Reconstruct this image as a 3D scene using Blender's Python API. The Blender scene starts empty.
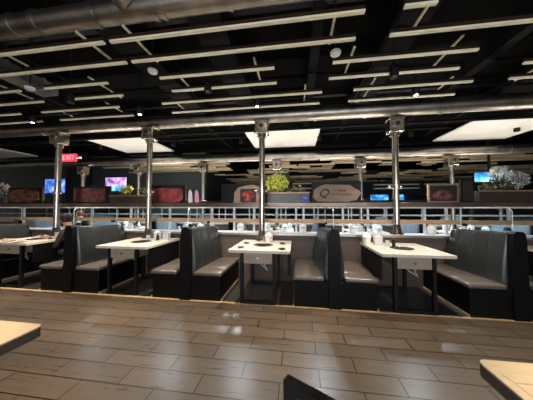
import bpy, bmesh, math, random
from mathutils import Vector, Matrix, Euler
PI = math.pi
S = bpy.context.scene
COL = S.collection
rnd = random.Random(7)

# ------------------------------------------------------------------ camera, world, lights, exposure
CAMZ = 1.34
cd = bpy.data.cameras.new('camera')
cam = bpy.data.objects.new('camera', cd); COL.objects.link(cam)
cd.sensor_width = 36; cd.lens = 36 * 213 / 533; cd.clip_start = 0.03
cam.location = (0, 0, CAMZ)
cam.rotation_euler = (math.radians(90 + 1.95), 0, math.radians(7.9))
S.camera = cam
S.view_settings.view_transform = 'Standard'
S.view_settings.look = 'None'
S.view_settings.exposure = 0.75
S.view_settings.gamma = 1.0
S.view_settings.use_curve_mapping = False
w = bpy.data.worlds.new('world'); S.world = w; w.use_nodes = True
w.node_tree.nodes['Background'].inputs[0].default_value = (1.0, 0.86, 0.70, 1)
w.node_tree.nodes['Background'].inputs[1].default_value = 0.10

def spot(loc, energy, color, size=110, blend=0.6, rad=0.06, aim=None, spec=1.0):
    l = bpy.data.lights.new('spot_lamp', 'SPOT'); l.energy = energy; l.color = color
    l.spot_size = math.radians(size); l.spot_blend = blend; l.shadow_soft_size = rad
    l.specular_factor = spec
    o = bpy.data.objects.new('spot_lamp', l); COL.objects.link(o); o.location = loc
    if aim: o.rotation_euler = (Vector(aim) - Vector(loc)).to_track_quat('-Z', 'Y').to_euler()
    return o
def area(loc, aim, sx, sy, energy, color):
    l = bpy.data.lights.new('area_lamp', 'AREA'); l.shape = 'RECTANGLE'; l.size = sx; l.size_y = sy
    l.energy = energy; l.color = color
    o = bpy.data.objects.new('area_lamp', l); COL.objects.link(o); o.location = loc
    o.rotation_euler = (Vector(aim) - Vector(loc)).to_track_quat('-Z', 'Y').to_euler()
    return o
WARM = (1.0, 0.80, 0.58); COOL = (0.78, 0.90, 1.0); NEUT = (1.0, 0.92, 0.82)
# added cool fill behind the camera, lifts the batten faces
area((0.5, -3.5, 1.6), (0.2, 3, 2.6), 6.0, 2.0, 110, (0.9, 0.95, 1.0))
UPL1, UPL2 = 18, 20  # strengths of the added uplights on the two beams
LAMPS = [  # x, y, z, energy, colour, cone
    (-2.65, 3.27, 2.93, 75, NEUT, 95), (-0.60, 3.26, 2.93, 75, NEUT, 95), (1.69, 3.23, 2.93, 75, NEUT, 95), (-4.9, 3.31, 2.93, 75, NEUT, 95),
    (-3.4, 2.75, 2.93, 155, WARM, 72), (-1.2, 2.75, 2.93, 155, WARM, 72), (1.2, 2.75, 2.93, 100, WARM, 72), (-5.6, 2.75, 2.93, 130, WARM, 72),  # added walkway lamps, warm the floor along the booth fronts
    (-5.3, 5.1, 2.93, 80, COOL, 130), (-3.15, 5.1, 2.93, 80, COOL, 130), (-1.35, 5.1, 2.93, 80, COOL, 130),
    (0.55, 5.1, 2.93, 80, COOL, 130), (2.55, 5.1, 2.93, 80, COOL, 130), (4.6, 5.1, 2.93, 80, COOL, 130),
    (-5.4, 6.7, 2.85, 260, COOL, 140), (-1.93, 6.7, 2.85, 300, COOL, 140), (1.15, 6.7, 2.85, 300, COOL, 140), (3.75, 6.7, 2.85, 260, COOL, 140),
    (-1.85, 0.45, 2.93, 190, WARM, 50), (1.35, 0.45, 2.93, 190, WARM, 50),  # added lamps out of view, brighten the near tables
]

# ------------------------------------------------------------------ materials
MATS = {}
def mat(name, col, rough=0.5, metal=0.0, emis=None, es=0.0, noise=0.0, nscale=8.0, bump=0.0, stretch=(1, 1, 1), spec=0.5, coat=0.0):
    if name in MATS: return MATS[name]
    m = bpy.data.materials.new(name); m.use_nodes = True
    nt = m.node_tree; p = nt.nodes['Principled BSDF']
    p.inputs['Base Color'].default_value = (*col, 1); p.inputs['Roughness'].default_value = rough
    p.inputs['Metallic'].default_value = metal; p.inputs['Specular IOR Level'].default_value = spec
    p.inputs['Coat Weight'].default_value = coat
    if emis: p.inputs['Emission Color'].default_value = (*emis, 1); p.inputs['Emission Strength'].default_value = es
    if noise or bump:
        tc = nt.nodes.new('ShaderNodeTexCoord'); mp = nt.nodes.new('ShaderNodeMapping'); mp.inputs['Scale'].default_value = stretch
        nt.links.new(tc.outputs['Object'], mp.inputs['Vector'])
        n = nt.nodes.new('ShaderNodeTexNoise'); n.inputs['Scale'].default_value = nscale; n.inputs['Detail'].default_value = 6
        nt.links.new(mp.outputs[0], n.inputs['Vector'])
        if noise:
            cr = nt.nodes.new('ShaderNodeValToRGB')
            cr.color_ramp.elements[0].position = 0.3; cr.color_ramp.elements[1].position = 0.7
            cr.color_ramp.elements[0].color = tuple(max(0, c * (1 - noise)) for c in col) + (1,)
            cr.color_ramp.elements[1].color = tuple(min(1, c * (1 + noise)) for c in col) + (1,)
            nt.links.new(n.outputs['Fac'], cr.inputs[0]); nt.links.new(cr.outputs[0], p.inputs['Base Color'])
        if bump:
            b = nt.nodes.new('ShaderNodeBump'); b.inputs['Strength'].default_value = bump; b.inputs['Distance'].default_value = 0.01
            nt.links.new(n.outputs['Fac'], b.inputs['Height']); nt.links.new(b.outputs[0], p.inputs['Normal'])
    MATS[name] = m; return m

def tile_mat(name, c1, c2, mortar, rough, bw, rh, ox, oy, freq=2):
    m = bpy.data.materials.new(name); m.use_nodes = True; nt = m.node_tree; L = nt.links.new
    p = nt.nodes['Principled BSDF']
    tc = nt.nodes.new('ShaderNodeTexCoord'); mp = nt.nodes.new('ShaderNodeMapping')
    mp.inputs['Location'].default_value = (ox, oy, 0); L(tc.outputs['Object'], mp.inputs['Vector'])
    br = nt.nodes.new('ShaderNodeTexBrick'); br.offset = 0.5; br.offset_frequency = freq; br.squash = 1
    br.inputs['Scale'].default_value = 1; br.inputs['Brick Width'].default_value = bw; br.inputs['Row Height'].default_value = rh
    br.inputs['Mortar Size'].default_value = 0.0045; br.inputs['Mortar Smooth'].default_value = 0.1; br.inputs['Bias'].default_value = 0
    br.inputs['Color1'].default_value = (*c1, 1); br.inputs['Color2'].default_value = (*c2, 1); br.inputs['Mortar'].default_value = (*mortar, 1)
    L(mp.outputs[0], br.inputs['Vector'])
    mp2 = nt.nodes.new('ShaderNodeMapping'); mp2.inputs['Scale'].default_value = (1.2, 14, 1); L(tc.outputs['Object'], mp2.inputs['Vector'])
    n = nt.nodes.new('ShaderNodeTexNoise'); n.inputs['Scale'].default_value = 2.2; n.inputs['Detail'].default_value = 8; n.inputs['Roughness'].default_value = 0.65
    L(mp2.outputs[0], n.inputs['Vector'])
    cr = nt.nodes.new('ShaderNodeValToRGB'); cr.color_ramp.elements[0].color = (0.84, 0.84, 0.84, 1); cr.color_ramp.elements[1].color = (1.10, 1.12, 1.12, 1)
    cr.color_ramp.elements[0].position = 0.3; cr.color_ramp.elements[1].position = 0.7
    L(n.outputs['Fac'], cr.inputs[0])
    mx = nt.nodes.new('ShaderNodeMix'); mx.data_type = 'RGBA'; mx.blend_type = 'MULTIPLY'; mx.inputs['Factor'].default_value = 1
    L(br.outputs['Color'], mx.inputs['A']); L(cr.outputs[0], mx.inputs['B']); L(mx.outputs['Result'], p.inputs['Base Color'])
    mr = nt.nodes.new('ShaderNodeMapRange'); mr.inputs['To Min'].default_value = rough - 0.07; mr.inputs['To Max'].default_value = rough + 0.1
    L(n.outputs['Fac'], mr.inputs['Value']); L(mr.outputs[0], p.inputs['Roughness'])
    b = nt.nodes.new('ShaderNodeBump'); b.invert = True; b.inputs['Strength'].default_value = 0.6; b.inputs['Distance'].default_value = 0.003
    L(br.outputs['Fac'], b.inputs['Height']); L(b.outputs[0], p.inputs['Normal'])
    MATS[name] = m; return m

def clear_mat(name, tint, gloss):
    m = bpy.data.materials.new(name); m.use_nodes = True; nt = m.node_tree; L = nt.links.new
    nt.nodes.remove(nt.nodes['Principled BSDF']); out = nt.nodes['Material Output']
    t = nt.nodes.new('ShaderNodeBsdfTransparent'); t.inputs[0].default_value = (*tint, 1)
    g = nt.nodes.new('ShaderNodeBsdfGlossy'); g.inputs['Roughness'].default_value = 0.05
    x = nt.nodes.new('ShaderNodeMixShader'); x.inputs[0].default_value = gloss; L(t.outputs[0], x.inputs[1]); L(g.outputs[0], x.inputs[2])
    L(x.outputs[0], out.inputs[0]); MATS[name] = m; return m

def blotch_mat(name, c0, c1, c2, scale, rough=0.6, emis=0.0, stretch=(1, 1, 1)):
    m = bpy.data.materials.new(name); m.use_nodes = True; nt = m.node_tree; L = nt.links.new; p = nt.nodes['Principled BSDF']
    tc = nt.nodes.new('ShaderNodeTexCoord'); mp = nt.nodes.new('ShaderNodeMapping'); mp.inputs['Scale'].default_value = stretch
    L(tc.outputs['Object'], mp.inputs['Vector'])
    n = nt.nodes.new('ShaderNodeTexNoise'); n.inputs['Scale'].default_value = scale; n.inputs['Detail'].default_value = 5; L(mp.outputs[0], n.inputs['Vector'])
    cr = nt.nodes.new('ShaderNodeValToRGB'); e = cr.color_ramp.elements
    e[0].position = 0.35; e[0].color = (*c0, 1); e[1].position = 0.66; e[1].color = (*c2, 1)
    q = e.new(0.5); q.color = (*c1, 1)
    L(n.outputs['Fac'], cr.inputs[0]); L(cr.outputs[0], p.inputs['Base Color']); p.inputs['Roughness'].default_value = rough
    if emis: L(cr.outputs[0], p.inputs['Emission Color']); p.inputs['Emission Strength'].default_value = emis
    MATS[name] = m; return m

FLOOR = tile_mat('wood_look_tile', (0.145, 0.108, 0.076), (0.112, 0.085, 0.061), (0.006, 0.005, 0.004), 0.28, 0.61, 0.18, 0.13, -1.67)
FLOOR2 = tile_mat('grey_wood_look_tile', (0.085, 0.085, 0.082), (0.065, 0.066, 0.066), (0.015, 0.015, 0.015), 0.32, 0.9, 0.15, 0.3, 0.02)
BLACK = mat('black_paint', (0.007, 0.007, 0.008), 0.5, spec=0.3)
PANELBLK = mat('black_laminate', (0.0045, 0.0045, 0.005), 0.5, spec=0.2)
CEIL = mat('black_ceiling', (0.004, 0.004, 0.004), 0.95, spec=0.05, noise=0.5, nscale=2)
DARKDUCT = mat('dark_painted_duct', (0.006, 0.006, 0.0065), 0.7, spec=0.1)
STEEL = mat('brushed_steel', (0.58, 0.53, 0.46), 0.24, 1.0, noise=0.04, nscale=12)
GALV = mat('galvanized_duct', (0.38, 0.35, 0.31), 0.40, 1.0, noise=0.28, nscale=5, bump=0.3)
FADEDUCT = mat('galvanized_duct_dusty', (0.34, 0.34, 0.34), 0.5, 0.8, noise=0.35, nscale=4)
BATTEN = mat('pale_timber_batten', (0.93, 0.84, 0.62), 0.4, noise=0.16, nscale=6, stretch=(1, 8, 8))
BATTENF = mat('tan_timber_batten', (0.62, 0.50, 0.31), 0.6, noise=0.3, nscale=3, stretch=(0.6, 5, 5))
WHITEP = mat('white_acoustic_panel', (0.78, 0.76, 0.72), 0.22, noise=0.05, nscale=2)
GREYW = mat('pale_grey_enamel', (0.42, 0.43, 0.43), 0.45)
WHITE = mat('white_enamel', (0.80, 0.82, 0.84), 0.35)
OAK = mat('oak_rail', (0.52, 0.32, 0.17), 0.45, noise=0.2, nscale=5, stretch=(0.6, 8, 8))
OAKTRIM = mat('oak_trim', (0.70, 0.50, 0.30), 0.5, noise=0.2, nscale=5, stretch=(3, 0.6, 3))
BEAM = mat('bronze_steel_beam', (0.16, 0.12, 0.095), 0.3, 0.75, noise=0.25, nscale=4)
VINYLD = mat('charcoal_vinyl', (0.032, 0.038, 0.041), 0.32, spec=1.0, bump=0.08, nscale=60)
VINYLS = mat('taupe_vinyl_seat', (0.15, 0.128, 0.112), 0.27, spec=0.8, bump=0.08, nscale=60)
VINYLW = mat('brown_vinyl_wall', (0.13, 0.095, 0.075), 0.45, bump=0.08, nscale=60)
TOP = mat('cream_stone_top', (0.76, 0.69, 0.61), 0.28, noise=0.05, nscale=12)
TOPN = mat('near_cream_top', (0.72, 0.60, 0.42), 0.35, noise=0.06, nscale=9, stretch=(1, 6, 1))
APRON = mat('taupe_apron', (0.42, 0.35, 0.28), 0.5, noise=0.15, nscale=6)
CHINA = mat('white_china', (0.85, 0.86, 0.86), 0.2)
IRON = mat('cast_iron', (0.02, 0.02, 0.02), 0.5)
TEAL = mat('dark_teal_wall', (0.085, 0.108, 0.112), 0.8, noise=0.1)
DARKW = mat('charcoal_wall', (0.025, 0.028, 0.03), 0.8)
CLEAR = clear_mat('clear_acrylic', (0.95, 0.975, 0.98), 0.07)
CLEAREDGE = mat('frosted_acrylic_edge', (0.75, 0.82, 0.85), 0.3)
GLOW = mat('lamp_glow', (1, 1, 1), 0.5, emis=(1, 0.9, 0.75), es=9)
GREENL = mat('yellow_green_leaf', (0.66, 0.68, 0.13), 0.5, noise=0.3, nscale=15)
DARKL = mat('dark_green_leaf', (0.06, 0.10, 0.04), 0.5, noise=0.3, nscale=15)
WHITEL = mat('white_petal', (0.80, 0.80, 0.74), 0.5)
PALEL = mat('grey_petal', (0.30, 0.30, 0.29), 0.6)
YELL = mat('yellow_petal', (0.75, 0.62, 0.05), 0.5)
PINKL = mat('blush_petal', (0.75, 0.62, 0.60), 0.5)
STEMM = mat('brown_twig', (0.10, 0.06, 0.035), 0.7)

# ------------------------------------------------------------------ mesh helpers
class MB:
    def __init__(s): s.b = bmesh.new()
    def box(s, x0, x1, y0, y1, z0, z1, bev=0.0, seg=2, M=None):
        t = bmesh.new(); bmesh.ops.create_cube(t, size=1)
        for v in t.verts: v.co = Vector(((x0 + x1) / 2 + v.co.x * (x1 - x0), (y0 + y1) / 2 + v.co.y * (y1 - y0), (z0 + z1) / 2 + v.co.z * (z1 - z0)))
        if bev: bmesh.ops.bevel(t, geom=t.edges[:], offset=bev, segments=seg, affect='EDGES', profile=0.5)
        return s._m(t, M)
    def _m(s, t, M=None):
        if M is not None: bmesh.ops.transform(t, matrix=M, verts=t.verts)
        me = bpy.data.meshes.new('tmp'); t.to_mesh(me); s.b.from_mesh(me); bpy.data.meshes.remove(me); t.free(); return s
    def cyl(s, a, b, r, r2=None, n=16, caps=True):
        a = Vector(a); b = Vector(b); d = b - a; t = bmesh.new()
        bmesh.ops.create_cone(t, cap_ends=caps, segments=n, radius1=r, radius2=r if r2 is None else r2, depth=d.length)
        M = Matrix.Translation((a + b) / 2) @ d.to_track_quat('Z', 'Y').to_matrix().to_4x4()
        return s._m(t, M)
    def sph(s, c, r, sc=(1, 1, 1), n=12):
        t = bmesh.new(); bmesh.ops.create_uvsphere(t, u_segments=n, v_segments=max(6, n * 2 // 3), radius=r)
        return s._m(t, Matrix.Translation(c) @ Matrix.Diagonal((*sc, 1)))
    def lathe(s, prof, c=(0, 0, 0), n=24):
        c = Vector(c); rings = []
        for r, z in prof:
            rings.append([s.b.verts.new(c + Vector((r * math.cos(2 * PI * k / n), r * math.sin(2 * PI * k / n), z))) for k in range(n)])
        for a, b in zip(rings, rings[1:]):
            for k in range(n): s.b.faces.new((a[k], a[(k + 1) % n], b[(k + 1) % n], b[k]))
        if prof[0][0] > 1e-4: s.b.faces.new(list(reversed(rings[0])))
        if prof[-1][0] > 1e-4: s.b.faces.new(rings[-1])
        return s
    def tube(s, pts, r, n=8):
        for a, b in zip(pts, pts[1:]): s.cyl(a, b, r, n=n)
        for p in pts[1:-1]: s.sph(p, r, n=8)
        return s
    def prism(s, poly, axis, a, b):
        """poly: list of 2D points; axis 'y': (x,z) extruded a..b along y; 'x': (y,z); 'z': (x,y)"""
        def P(u, v, w): return {'y': (u, w, v), 'x': (w, u, v), 'z': (u, v, w)}[axis]
        A = [s.b.verts.new(P(u, v, a)) for u, v in poly]; B = [s.b.verts.new(P(u, v, b)) for u, v in poly]
        n = len(poly)
        s.b.faces.new(A); s.b.faces.new(list(reversed(B)))
        for k in range(n): s.b.faces.new((A[k], B[k], B[(k + 1) % n], A[(k + 1) % n]))
        return s
    def build(s, name, m, parent=None, smooth=False, loc=None, rot=None):
        bmesh.ops.recalc_face_normals(s.b, faces=s.b.faces)
        me = bpy.data.meshes.new(name); s.b.to_mesh(me); s.b.free()
        if smooth:
            for p in me.polygons: p.use_smooth = True
            try: me.set_sharp_from_angle(angle=math.radians(40))
            except Exception: pass
        me.materials.append(m)
        o = bpy.data.objects.new(name, me); COL.objects.link(o)
        if parent: o.parent = parent
        if loc is not None: o.location = loc
        if rot is not None: o.rotation_euler = rot
        return o
def tag(o, label, cat, group=None, kind=None):
    o['label'] = label; o['category'] = cat
    if group: o['group'] = group
    if kind: o['kind'] = kind
    return o
def thing(name, label, cat, loc=(0, 0, 0), rz=0, group=None):
    o = bpy.data.objects.new(name, None); COL.objects.link(o); o.location = loc; o.rotation_euler = (0, 0, rz)
    o.empty_display_size = 0.1
    return tag(o, label, cat, group)
def struct(name, mb, m, smooth=False):
    o = mb.build(name, m, smooth=smooth); o['kind'] = 'structure'; return o
def copy_tree(o, parent=None):
    c = o.copy(); COL.objects.link(c)
    if parent: c.parent = parent
    for ch in o.children: copy_tree(ch, c)
    return c
def dup(o, loc, rz=None, label=None, group=None):
    c = copy_tree(o); c.location = loc
    if rz is not None: c.rotation_euler = (0, 0, rz)
    if label: c['label'] = label
    if group: c['group'] = group
    return c
class First:
    """first call hands out the prototype itself, later calls hand out copies"""
    def __init__(s, make): s.make = make; s.o = None
    def __call__(s, loc, rz, label, group=None):
        if s.o is None: s.o = s.make(); o = s.o
        else: o = copy_tree(s.o)
        o.location = loc; o.rotation_euler = (0, 0, rz); o['label'] = label
        if group: o['group'] = group
        return o

# ------------------------------------------------------------------ setting
PF = 2.95
struct('floor', MB().box(-16, 14, -4, PF, -0.1, 0), FLOOR)
struct('floor_booths', MB().box(-16, 14, PF, 16.2, -0.1, 0), FLOOR2)
struct('trim_1', MB().box(-16, 14, PF - 0.035, PF + 0.01, 0, 0.006), OAKTRIM)
struct('ceiling', MB().box(-16, 14, -4, 16.2, 4.0, 4.1), CEIL)
struct('wall_back', MB().box(-4.2, 14, 16.0, 16.2, 0, 4.0), TEAL)
struct('wall_left', MB().box(-16, -4.2, 9.4, 9.6, 0, 4.0), TEAL)
struct('wall_side', MB().box(-4.4, -4.2, 9.6, 16, 0, 4.0), DARKW)
struct('wall_right', MB().box(13.8, 14, 2, 16.2, 0, 4.0), DARKW)
struct('pillar', MB().box(-11.2, -10.2, 9.0, 9.398, 0, 4.0), DARKW)
struct('pillar_teal', MB().box(-1.05, -0.35, 10.6, 11.1, 0, 4.0), TEAL)
for k, x in enumerate([-8.2, -5.4, -2.6, 0.3, 3.1, 5.9]):
    struct('ceiling_beam', MB().box(x - 0.07, x + 0.07, -3, 15.9, 3.72, 4.0), DARKDUCT)
for k, y in enumerate([0.6, 2.6, 4.9, 7.1, 9.2]):
    struct('ceiling_joist', MB().box(-15, 13, y - 0.05, y + 0.05, 3.86, 4.0), BLACK)

def divider(y, zt=1.33, mid=False, rail=None, detail=True, x0=-12, x1=10, ms=(), lz=0.87):
    """low padded wall, steel ledge and rail screen along a row of booths"""
    struct('partition_wall', MB().box(x0, x1, y, y + 0.22, 0, lz - 0.045), VINYLW)
    m = MB()
    m.box(x0, x1, y - 0.03, y + 0.26, lz - 0.045, lz - 0.008, 0.004); struct('trim_ledge', m, STEELL)
    struct('trim_ledge_cap', MB().box(x0, x1, y - 0.035, y + 0.265, lz - 0.008, lz), WHITE)
    ry = y + 0.16
    if rail is None: struct('trim_wood_rail', MB().box(x0, x1, ry - 0.02, ry + 0.02, 1.045, 1.115), OAK)
    if mid: struct('trim_mid_rail', MB().box(x0, x1, ry - 0.015, ry + 0.015, 1.10, 1.14), GREYW)
    struct('trim_top_rail', MB().box(x0, x1, ry - 0.03, ry + 0.03, 1.32, 1.348), WHITE)
    for x in ms: struct('trim_post', MB().box(x - 0.018, x + 0.018, ry + 0.021, ry + 0.055, lz, 1.32), GREYW if rail else WHITE)
    struct('beam', MB().box(x0, x1, ry - 0.08, ry + 0.30, 1.348, 1.425, 0.006), BEAM)
STEELL = mat('ledge_steel', (0.55, 0.50, 0.44), 0.3, 1.0)
R1, R2, R3 = 3.93, 6.15, 8.4
divider(R1, ms=[-8.05, -7.15, -6.25, -5.35, -4.45, -3.5, -2.6, -1.68, -1.22, -0.82, 0.0, 0.14, 0.86, 1.3, 2.25, 2.6, 3.55, 4.45, 5.35])
divider(R2, mid=True, rail=WHITE, ms=[-9.6 + 0.93 * k for k in range(19)])
divider(R3, mid=False, rail=WHITE, ms=[-11 + 1.3 * k for k in range(16)])

# ------------------------------------------------------------------ booths
def make_booth(lod=0):
    t = thing('booth', '', 'booth seat')
    D = 0.96
    MB().box(-0.53, 0.53, 0.0, D, 0.0, 0.35, 0.006, 1).build('base', PANELBLK, t)
    # black end panel with tapering, round topped outline
    half = [(0.078, 0.0), (0.078, 0.62), (0.074, 0.92), (0.062, 1.02), (0.035, 1.048)]
    poly = half + [(-x, z) for x, z in reversed(half)]
    MB().prism(poly, 'y', -0.03, 0.045).build('end_panel', PANELBLK, t)
    prof = [(0.005, 1.035), (0.04, 1.035), (0.068, 1.022), (0.083, 0.98), (0.098, 0.89), (0.115, 0.78), (0.135, 0.64), (0.145, 0.50), (0.145, 0.405), (0.13, 0.352)]
    ys = [0.046, 0.056, 0.075]; seams = [0.26, 0.50, 0.74]
    for q in seams: ys += [q - 0.03, q - 0.008, q, q + 0.008, q + 0.03]
    ys += [0.92, 0.943, 0.955]; ys.sort()
    for sx in (1, -1):
        m = MB(); rows = []
        for y in ys:
            dent = 0.0
            for q in seams:
                if abs(y - q) < 0.004: dent = 0.006
                elif abs(y - q) < 0.02: dent = 0.002
            if y < 0.05 or y > 0.945: dent = 0.035
            elif y < 0.06 or y > 0.94: dent = 0.012
            rows.append([m.b.verts.new((sx * max(0.002, (x - dent) * (0.92 + 0.66 * y) if x > 0.01 else 0), y, z - (0.012 if i < 4 and dent > 0.03 else 0) - (0.05 * y if i < 6 else 0))) for i, (x, z) in enumerate(prof)])
        for a, b in zip(rows, rows[1:]):
            for k in range(len(prof) - 1): m.b.faces.new((a[k], a[k + 1], b[k + 1], b[k]))
        for r in (rows[0], rows[-1]):
            c = [m.b.verts.new((sx * 0.003, r[0].co.y, 0.37))]; m.b.faces.new(r + c)
        m.build('backrest', VINYLD, t, smooth=True)
        s = MB(); s.box(min(sx * 0.13, sx * 0.55), max(sx * 0.13, sx * 0.55), -0.02, D - 0.01, 0.352, 0.41, 0.024, 3)
        s.build('seat', VINYLS, t, smooth=True)
    if lod == 0:
        # oak strip let in along the foot of the bench
        for sx in (1, -1):
            MB().box(min(sx * 0.532, sx * 0.548), max(sx * 0.532, sx * 0.548), 0.0, D - 0.02, 0.0, 0.03).build('foot_trim', OAKTRIM, t)
    return t
booth = First(lambda: make_booth(0))
B1 = [(-5.86, 'far left booth seat, only its charcoal back in view behind the crowded table'),
      (-3.57, 'charcoal booth seat with a tall back left of the second table from left'),
      (-1.60, 'black ended booth seat with a light catching back, left of the centre table'),
      (0.50, 'booth seat seen straight on at its black tapering end, right of the centre table'),
      (2.62, 'large dark booth seat at the right with a long seamed back'),
      (4.75, 'booth seat cut by the right edge of the photo, past the large dark one')]
for x, lab in B1: booth((x, PF, 0), 0, lab, 'front row booth seats')
B2 = [-7.9, -5.80, -3.75, -1.6, 0.6, 2.8, 4.95, 7.1]
names2 = ['leftmost', 'second from left', 'third from left', 'fourth from left', 'fifth from left', 'third from right', 'second from right', 'rightmost']
vin2 = mat('blue_grey_vinyl', (0.16, 0.21, 0.24), 0.35)
booth2 = []
proto2 = None
for x, nm in zip(B2, names2):
    if proto2 is None:
        proto2 = make_booth(1); o = proto2
        for ch in proto2.children:
            if ch.name.startswith('backrest'): ch.data.materials.clear(); ch.data.materials.append(vin2)
    else: o = copy_tree(proto2)
    o.location = (x, R2 - 0.98, 0); o['label'] = nm + ' of the blue grey booth seats seen through the rail screen'; o['group'] = 'second row booth seats'
B3 = [-10.2, -8, -5.8, -3.6, -1.4, 0.8, 3.0, 5.2, 7.4]
for x in B3:
    o = copy_tree(proto2); o.location = (x, R3 - 0.98, 0)
    o['label'] = 'booth seat in the farthest row, glimpsed between rails'; o['group'] = 'third row booth seats'

# clear dividers standing on the booth backs
def make_divider():
    t = thing('clear_divider', '', 'divider')
    prof = [(0.05, 1.06), (0.88, 1.06), (0.88, 1.29), (0.84, 1.33), (0.09, 1.33), (0.05, 1.29)]
    MB().prism(prof, 'x', -0.004, 0.004).build('sheet', CLEAR, t)
    e = MB(); pts = prof[2:] + [prof[0]]
    for a, b in zip([prof[1]] + pts, pts): e.cyl((0, a[0], a[1]), (0, b[0], b[1]), 0.0045, n=6)
    e.build('edge', CLEAREDGE, t)
    for y in (0.12, 0.80):
        MB().prism([(-0.022, 1.046), (0.022, 1.046), (0.010, 1.085), (-0.010, 1.085)], 'y', y - 0.03, y + 0.03).build('clip', BLACK, t)
    return t
div = First(make_divider)
for (x, lab), nm in zip(B1, ['far left booth back', 'tall booth back left of the second table', 'booth back left of the centre table', 'tapering booth end right of the centre table', 'large dark booth back at the right', 'booth back at the right edge']):
    div((x, PF, 0.0), 0, 'clear sheet divider clipped on top of the ' + nm, 'clear dividers on the booth backs')

# ------------------------------------------------------------------ tables
def loop(m, x0, x1, z0, z1, y0, y1, wd=0.045, top=True):
    m.box(x0, x0 + wd, y0, y1, z0, z1, 0.003, 1); m.box(x1 - wd, x1, y0, y1, z0, z1, 0.003, 1)
    m.box(x0 + wd, x1 - wd, y0, y1, z0, z0 + wd, 0.003, 1); (m.box(x0 + wd, x1 - wd, y0, y1, z1 - wd, z1, 0.003, 1) if top else None)
def rrect(x0, x1, y0, y1, r, n=5):
    pts = []
    for cx, cy, a0 in ((x1 - r, y1 - r, 0), (x0 + r, y1 - r, 90), (x0 + r, y0 + r, 180), (x1 - r, y0 + r, 270)):
        for k in range(n + 1):
            a = math.radians(a0 + 90 * k / n); pts.append((cx + r * math.cos(a), cy + r * math.sin(a)))
    return pts
def make_table(full=True):
    t = thing('grill_table', '', 'table')
    W, D = 0.43, 0.94
    MB().prism(rrect(-W, W, 0, D, 0.02), 'z', 0.715, 0.75).build('table_top', TOP, t)
    m = MB(); loop(m, -0.27, 0.23, 0.0, 0.714, 0.06, 0.11, top=False); m.build('leg_frame', BLACK, t)
    m = MB(); loop(m, -0.27, 0.23, 0.0, 0.714, 0.80, 0.85); m.build('leg_frame', BLACK, t)
    g = MB(); g.lathe([(0.15, 0.0), (0.155, 0.006), (0.135, 0.008), (0.13, 0.004)], (0, 0.44, 0.75), 28)
    gr = g.build('grill_ring', STEEL, t, smooth=True)
    g = MB(); g.cyl((0, 0.44, 0.7505), (0, 0.44, 0.754), 0.128, n=28)
    for k in range(-5, 6):
        hw = math.sqrt(max(0, 0.12 ** 2 - (k * 0.022) ** 2)); g.box(k * 0.022 - 0.004, k * 0.022 + 0.004, 0.44 - hw, 0.44 + hw, 0.754, 0.759)
    g.build('grate', IRON, t)
    for sx in (-1, 1): MB().box(sx * 0.405 - 0.014, sx * 0.405 + 0.014, 0.10, 0.92, 0.40, 0.7145).build('side_panel', PANELBLK, t)
    if full:
        a = MB().box(-0.222, 0.182, 0.065, 0.55, 0.555, 0.714, 0.006, 1).build('burner_box', APRON, t)
        k = MB().cyl((-0.02, 0.065, 0.635), (-0.02, 0.045, 0.635), 0.018, n=16).build('knob', STEEL, a)
        MB().tube([(-0.06, 0.3, 0.555), (0.02, 0.28, 0.47), (0.10, 0.24, 0.42), (0.05, 0.22, 0.50), (0.12, 0.2, 0.555)], 0.005, 6).build('hose', WHITE, t)
    return t
tbl = First(lambda: make_table(True))
T1 = [(-4.78, 2.93, 'cream topped grill table crowded with dishes at the far left'),
      (-2.63, 2.90, 'cream topped grill table between the two charcoal booths, second from left'),
      (-0.51, 2.87, 'centre cream topped grill table with four small dark dishes'),
      (1.50, 2.88, 'cream topped grill table right of the tapering booth end'),
      (3.72, 2.90, 'grill table at the right edge, mostly hidden by the large dark booth')]
for x, y, lab in T1:
    t = tbl((x, y, 0), 0, lab, 'front row grill tables')
    # the black panel closes only the side away from the open bench
    gone = [c for c in t.children if c.name.startswith('side_panel') and (sum(v.co.x for v in c.data.vertices) > 0) == (x > 0)]
    if x != T1[0][0]:
        for c in gone: bpy.data.objects.remove(c)
for i, x in enumerate([-6.85, -4.74, -2.72, -0.5, 1.7, 3.9, 6.05]):
    tbl((x, R2 - 1.0, 0), 0, ['leftmost', 'second from left', 'third from left', 'middle', 'third from right', 'second from right', 'rightmost'][i] + ' of the pale grill tables behind the first rail screen', 'second row grill tables')

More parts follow.
